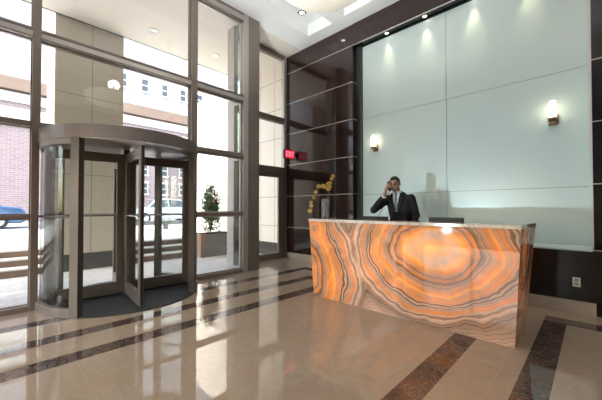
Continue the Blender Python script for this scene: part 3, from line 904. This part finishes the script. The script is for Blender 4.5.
# ------------------------------------------------------------------ the man behind the desk
def remeshed(b, name, mats, parent, voxel, smooth_it=2, origin=(0,0,0), factor=.5):
    """fuse overlapping shapes of one builder into a single continuous skin"""
    o = b.build(name, mats)
    md = o.modifiers.new('fuse','REMESH'); md.mode = 'VOXEL'; md.voxel_size = voxel; md.use_smooth_shade = True
    sm = o.modifiers.new('relax','SMOOTH'); sm.iterations = smooth_it; sm.factor = factor
    bpy.context.view_layer.update()
    dg = bpy.context.evaluated_depsgraph_get()
    me = bpy.data.meshes.new_from_object(o.evaluated_get(dg))
    o.modifiers.clear(); old = o.data; o.data = me; me.name = name; bpy.data.meshes.remove(old)
    if not len(me.materials):
        for m in (mats if isinstance(mats, (list, tuple)) else [mats]): me.materials.append(m)
    me.transform(Matrix.Translation(-Vector(origin)))
    for p in me.polygons: p.use_smooth = True
    o.parent = parent
    return o
def skin_mat():
    t = NT('warm_skin')
    nz = t.noise(t.pos(), 40, 3)
    t.principled(**{'Base Color': t.mix(nz, (.36,.20,.135), (.42,.245,.165)), 'Roughness': .5, 'Subsurface Weight': .06, 'Subsurface Radius': (.02,.008,.004), 'Subsurface Scale': .5})
    return t.m
M['skin'] = skin_mat()
M['lip'] = mat('lip_skin', (.30,.15,.11), .5)
M['suit'] = mat('black_suit_cloth', (.0065,.0065,.0072), .8, vary=.25, scale=200)
M['shirt'] = mat('white_shirt_cloth', (.66,.67,.68), .8)
M['tie'] = mat('grey_silk_tie', (.17,.175,.19), .4, vary=.25, scale=90)
M['hair'] = mat('short_black_hair', (.010,.009,.008), .6, vary=.4, scale=160, bump=.4)
M['eye_white'] = mat('eye_white', (.40,.37,.34), .25)
M['iris'] = mat('dark_iris', (.02,.012,.008), .15)
M['leather'] = mat('black_shoe_leather', (.01,.01,.01), .25)
PO = Vector((-2.10,4.34,0))
man = thing('person', 'man in black suit, white shirt and grey tie standing behind the desk on the phone', 'person', (-2.275,4.69,0))
man.scale = (1.05,1.05,1.05); PW = Vector(man.location)

# torso centre line and half-widths, used by jacket, shirt, tie and lapels
TS = [(.78,-2.085,4.37,.195,.130),(.95,-2.085,4.365,.190,.128),(1.10,-2.09,4.35,.178,.120),(1.25,-2.10,4.335,.198,.128),(1.35,-2.105,4.325,.208,.122),(1.42,-2.11,4.32,.185,.098),(1.465,-2.115,4.31,.115,.076),(1.50,-2.12,4.30,.068,.062)]
def tor(z):
    for a, c in zip(TS, TS[1:]):
        if z <= c[0]:
            q = (z-a[0])/(c[0]-a[0]); return [a[i]+(c[i]-a[i])*q for i in range(5)]
    return list(TS[-1])
def chest(dx, z, off):
    _, cx, cyv, rx, ry = tor(z)
    u = min(.95, abs(dx)/rx)
    return Vector((cx+dx, cyv-ry*(1-u**2.4)**(1/2.4)-off, z))
def oval(z, k=1.0, n=28):
    _, cx, cyv, rx, ry = tor(z); out = []
    for i in range(n):
        a = 2*math.pi*i/n; ca, sa = math.cos(a), math.sin(a); e = 2/2.4
        out.append((cx+rx*k*math.copysign(abs(ca)**e, ca), cyv+ry*k*math.copysign(abs(sa)**e, sa), z))
    return out
SHR, ELR, WRR = Vector((-2.295,4.315,1.395)), Vector((-2.43,4.10,1.215)), Vector((-2.215,4.025,1.415))
SHL, ELL, WRL = Vector((-1.925,4.325,1.395)), Vector((-1.865,4.37,1.13)), Vector((-1.855,4.28,.90))

# --- head frame: faces the counter, chin a little down, head tipped towards the handset
HC = Vector((-2.145,4.245,1.615))
HR = Matrix.Rotation(R(14),3,'Z') @ Matrix.Rotation(R(8),3,'X') @ Matrix.Rotation(R(-7),3,'Y')
def hd(x, y, z): return HC + HR @ Vector((x,y,z))
b = MB()
def he(c, r): b.ball(hd(*c), r, 24, 16, HR)
he((0,.018,.032),(.075,.095,.086)); he((0,-.02,-.045),(.066,.066,.066)); he((0,-.050,-.090),(.038,.030,.024))
he((.034,-.050,-.028),(.030,.032,.034)); he((-.034,-.050,-.028),(.030,.032,.034))
he((0,-.070,.028),(.050,.020,.014)); he((0,-.096,-.022),(.016,.020,.014)); b.tube([hd(0,-.078,.018), hd(0,-.102,-.016)], [.010,.014], 10)
he((.012,-.092,-.026),(.010,.012,.009)); he((-.012,-.092,-.026),(.010,.012,.009))
he((0,-.076,-.058),(.026,.011,.005)); he((0,-.075,-.068),(.023,.011,.006))
he((.076,.010,-.006),(.011,.020,.033)); he((-.076,.010,-.006),(.011,.020,.033))
b.tube([hd(0,.03,-.05), Vector((-2.135,4.29,1.50)), Vector((-2.12,4.315,1.42))], [.056,.056,.066], 20)
b.loft([oval(z, .86) for z in (.80,.95,1.10,1.25,1.35,1.42,1.465)])
for s, e, w in ((SHR,ELR,WRR),(SHL,ELL,WRL)):
    b.tube([s, s.lerp(e,.5), e, e.lerp(w,.35), w], [.052,.047,.040,.041,.029], 14); b.ball(s, .056); b.ball(e, .041)
for sx in (-1, 1):
    b.tube([(-2.085+sx*.085,4.37,.86),(-2.085+sx*.095,4.365,.50),(-2.085+sx*.10,4.38,.28),(-2.085+sx*.10,4.385,.08)], [.082,.056,.052,.036], 14)
    b.ball((-2.085+sx*.10,4.34,.045), (.038,.10,.035)); b.ball((-2.085+sx*.095,4.365,.50), .057)
# right hand closed round the handset
PA, PB = Vector((-2.150,4.100,1.522)), Vector((-2.218,4.175,1.636))       # mouth end, ear end
ax = (PB-PA).normalized(); nrm = Vector((-.45,-.89,0)); nrm = (nrm-ax*nrm.dot(ax)).normalized(); cr = ax.cross(nrm)
pm = PA.lerp(PB, .42)
if cr.dot(Vector((.46,-.89,0))) < 0: cr = -cr
palm = pm+nrm*.034-cr*.012
M4 = Matrix((cr, ax, nrm)).transposed()
b.ball(palm, (.036,.044,.017), 16, 12, M4)
b.tube([WRR, WRR.lerp(palm,.55), palm-ax*.012], [.028,.027,.026], 12)
for i, (ln, rd_) in enumerate(((.88,.0078),(1.0,.0084),(1.05,.0086),(.96,.0084))):
    o0 = palm+ax*(-.030+.0205*i)
    b.tube([o0, o0+cr*.030*ln+nrm*.006, o0+cr*.048*ln-nrm*.008, o0+cr*.050*ln-nrm*.030, o0+cr*.038*ln-nrm*.046], [rd_*1.15,rd_*1.1,rd_,rd_*.95,rd_*.75], 10)
b.tube([palm-ax*.030-cr*.010, palm-ax*.005-cr*.036-nrm*.010, palm+ax*.024-cr*.036-nrm*.026, palm+ax*.046-cr*.030-nrm*.034], [.013,.0115,.0098,.0078], 10)
# left hand hanging relaxed
hd_ = (WRL-ELL).normalized(); lp = WRL+hd_*.075
b.ball(lp, (.016,.036,.050), 16, 12)
b.tube([WRL, WRL+hd_*.05], [.028,.026], 12)
for i, ln in enumerate((.9,1.0,.97,.8)):
    o0 = lp+Vector((0,-.027+.018*i,-.035))
    b.tube([o0, o0+Vector((-.003,-.004,-.036*ln)), o0+Vector((-.012,-.006,-.062*ln)), o0+Vector((-.024,-.006,-.080*ln))], [.0095,.009,.0085,.007], 10)
b.tube([lp+Vector((-.004,-.02,.02)), lp+Vector((-.016,-.046,-.005)), lp+Vector((-.024,-.054,-.036)), lp+Vector((-.028,-.056,-.056))], [.013,.0115,.010,.008], 10)
body = remeshed(b, 'body', [M['skin'], M['lip']], man, .0055, 2, PO)
for p in body.data.polygons:
    q = HR.transposed() @ (Vector(p.center)+PO-HC)
    p.material_index = 1 if abs(q.x) < .024 and -.073 < q.z < -.053 and q.y < -.079 else 0
for s in (-1, 1):
    b = MB(); b.ball(hd(s*.031,-.071,.002)-PO, (.0095,.010,.0055), 14, 10, HR); e = b.build('eye', M['eye_white'], man)
    b = MB(); b.ball(hd(s*.031-.001,-.0785,.001)-PO, (.0055,.004,.0052), 12, 8, HR); b.build('iris', M['iris'], e)
    b = MB(); b.tube([hd(s*.014,-.088,.020)-PO, hd(s*.032,-.0865,.026)-PO, hd(s*.050,-.074,.020)-PO], [.003,.0042,.0025], 8); b.build('eyebrow', M['hair'], man)
# hair cap
b = MB(); b.ball((0,0,0), 1, 36, 24)
dead = []
for v_ in b.bm.verts:
    p = Vector((v_.co.x*.079, v_.co.y*.100+.018, v_.co.z*.091+.033))
    lim = .058 if p.y < -.045 else (.030 if p.y < -.005 else (.012 if p.y < .03 else -.035))
    if p.z < lim: dead.append(v_)
    v_.co = hd(*p)-PO
bmesh.ops.delete(b.bm, geom=dead, context='VERTS')
hr = b.build('hair', M['hair'], man, smooth=True)
md = hr.modifiers.new('thickness','SOLIDIFY'); md.thickness = .006; md.offset = -1
# jacket
b = MB(); b.loft([oval(t_[0]) for t_ in TS[:-1]])
for s, e, w in ((SHR,ELR,WRR),(SHL,ELL,WRL)):
    w2 = e.lerp(w, 1.0)
    b.ball(s+Vector((0,0,-.005)), .070); b.tube([s, s.lerp(e,.5), e, e.lerp(w2,.5), w2], [.068,.064,.058,.052,.043], 18); b.ball(e, .058)
b.tube([(-2.20,4.335,1.455),(-2.165,4.375,1.475),(-2.11,4.392,1.482),(-2.06,4.375,1.475),(-2.025,4.335,1.455)], .022, 12)
remeshed(b, 'jacket', M['suit'], man, .008, 5, PO)
# trousers, shoes
b = MB(); b.loft([oval(z, .90) for z in (.80,.88,.95)])
for sx in (-1, 1):
    b.tube([(-2.085+sx*.085,4.37,.90),(-2.085+sx*.09,4.37,.70),(-2.085+sx*.097,4.37,.45),(-2.085+sx*.10,4.385,.07)], [.100,.092,.075,.066], 18)
remeshed(b, 'trousers', M['suit'], man, .010, 4, PO)
for sx in (-1, 1):
    b = MB(); x = -2.085+sx*.10
    b.loft([[(x+rx*math.cos(a)-PO.x, 4.335+(ry*math.sin(a))-PO.y, z) for a in [2*math.pi*k/20 for k in range(20)]] for rx, ry, z in ((.050,.145,0),(.052,.147,.02),(.048,.140,.05),(.040,.10,.08),(.042,.06,.10))])
    b.build('shoe', M['leather'], man)
# shirt front, collar, tie, lapels
b = MB(); rows_ = []
for k in range(13):
    z = 1.488-.30*k/12; wdt = .062*(1-k/12)**.8+.006
    rows_.append([chest(wdt*s, z, .006)-PO for s in (-1,-.6,-.2,.2,.6,1)])
b.loft(rows_, cap=False, close=False)
so = b.build('shirt', M['shirt'], man, smooth=True); md = so.modifiers.new('thickness','SOLIDIFY'); md.thickness = .004; md.offset = 0
b = MB(); b.tube([Vector((-2.125+.068*math.cos(a), 4.298+.066*math.sin(a), 1.502+.012*math.sin(a)))-PO for a in [R(-80+16*k) for k in range(0,22)]], .013, 10)
for s in (-1, 1):
    c0 = chest(s*.010, 1.490, .020)-PO; c1 = chest(s*.052, 1.502, .004)-PO; c2 = chest(s*.046, 1.452, .014)-PO
    nn = Vector((0,-.005,0)); b.loft([[c0,c1,c2],[c0+nn,c1+nn,c2+nn]], smooth=False)
b.build('shirt_collar', M['shirt'], man)
b = MB()
b.loft([[chest(w_*s, z, .018+t_)-PO for s, t_ in ((-1,0),(-.4,.007),(.4,.007),(1,0))] for z, w_ in ((1.487,.020),(1.470,.019),(1.452,.012))], cap=True)
b.loft([[chest(w_*s, z, .011+t_)-PO for s, t_ in ((-1,0),(-.4,.005),(.4,.005),(1,0))] for z, w_ in ((1.455,.013),(1.38,.024),(1.30,.029),(1.20,.033))], cap=True)
b.build('tie', M['tie'], man, smooth=True)
for s in (-1, 1):
    b = MB(); ra = []
    for k in range(9):
        z = 1.478-.30*k/8; inner = .060*(1-k/8)**.85+.004; outer = inner+(.020+.050*math.sin(math.pi*min(1,k/8*.9+.12)))
        ra.append([chest(s*inner, z, .009)-PO, chest(s*outer, z, .005)-PO, chest(s*outer, z, .010)-PO, chest(s*inner, z, .015)-PO])
    b.loft(ra); b.build('lapel', M['suit'], man)
b = MB(); b.tube([ELR.lerp(WRR,.96)-PO, ELR.lerp(WRR,1.055)-PO], [.038,.037], 16); b.build('shirt_cuff', M['shirt'], man)
b = MB(); b.tube([ELL.lerp(WRL,.96)-PO, ELL.lerp(WRL,1.055)-PO], [.038,.037], 16); b.build('shirt_cuff', M['shirt'], man)

# telephone handset in his right hand
hs = thing('telephone_handset', 'black telephone handset held to the ear by the man in the black suit', 'telephone', PW+(pm-PO)*1.05)
hs.scale = (1.05,1.05,1.05)
b = MB()
b.tube([PA+nrm*.006-pm, PA.lerp(PB,.25)+nrm*.014-pm, PA.lerp(PB,.6)+nrm*.015-pm, PB+nrm*.006-pm], [.015,.0145,.0145,.015], 12)
b.build('handle', M['black'], hs)
for p in (PA, PB):
    b = MB(); b.tube([p+nrm*.010-pm, p-nrm*.014-pm], [.023,.021], 16); b.build('earpiece' if p is PB else 'mouthpiece', M['black'], hs)
b = MB(); c0 = PA-ax*.010
ce = (Vector((-2.62,3.97,.75))-Vector(hs.location))/1.05; cs = c0-pm
pts = [cs, cs+Vector((-.05,-.03,-.13)), cs+Vector((-.10,-.10,-.33)), cs.lerp(ce,.68)+Vector((-.02,0,-.12)), ce]
b.tube(pts, .004, 8); b.build('cord', M['black'], hs)


# ------------------------------------------------------------------ daylight
wd = bpy.data.worlds.new('sky'); scn.world = wd; wd.use_nodes = True
nt = wd.node_tree; bg = nt.nodes['Background']
sk = nt.nodes.new('ShaderNodeTexSky'); sk.sky_type = 'NISHITA'; sk.sun_disc = False; sk.sun_elevation = R(42); sk.sun_rotation = R(170); sk.air_density = 1.0; sk.dust_density = 3.0
nt.links.new(sk.outputs[0], bg.inputs[0]); bg.inputs[1].default_value = 1.6
sun = light('sun', 'SUN', (0,0,30), 6.5, (1,.95,.86), angle=R(.6))
sun.rotation_euler = Vector((-.16,.70,-.70)).to_track_quat('-Z','Y').to_euler()
# small unseen area lamp, added to throw the man's shadow onto the glass
light('man_shadow_lamp', 'AREA', (-3.95,YF-.5,.50), 17, (.70,.88,1), (R(93),0,R(-13)), shape='RECTANGLE', size=.20, size_y=.08, spread=R(34))

# added spots, out of view and without fixtures, that brighten the ceiling
for p, q, e, c in (((-4.95,-1.735,3.1),(-4.35,3.9,ZC),250,46),((-3.75,-.5,.30),(-4.45,4.0,ZC),560,36),((-2.5,-.3,.30),(-5.55,4.75,ZC),760,15),((-1.6,-1.6,.35),(-2.4,2.4,ZC),1300,60),((1.8,-1.2,.35),(1.0,2.0,ZC),700,62)):
    light('ceiling_fill_spot', 'SPOT', p, e, (.97,.99,1), (Vector(q)-Vector(p)).to_track_quat('-Z','Y').to_euler(), spot_size=R(c), spot_blend=.9, shadow_soft_size=.25)
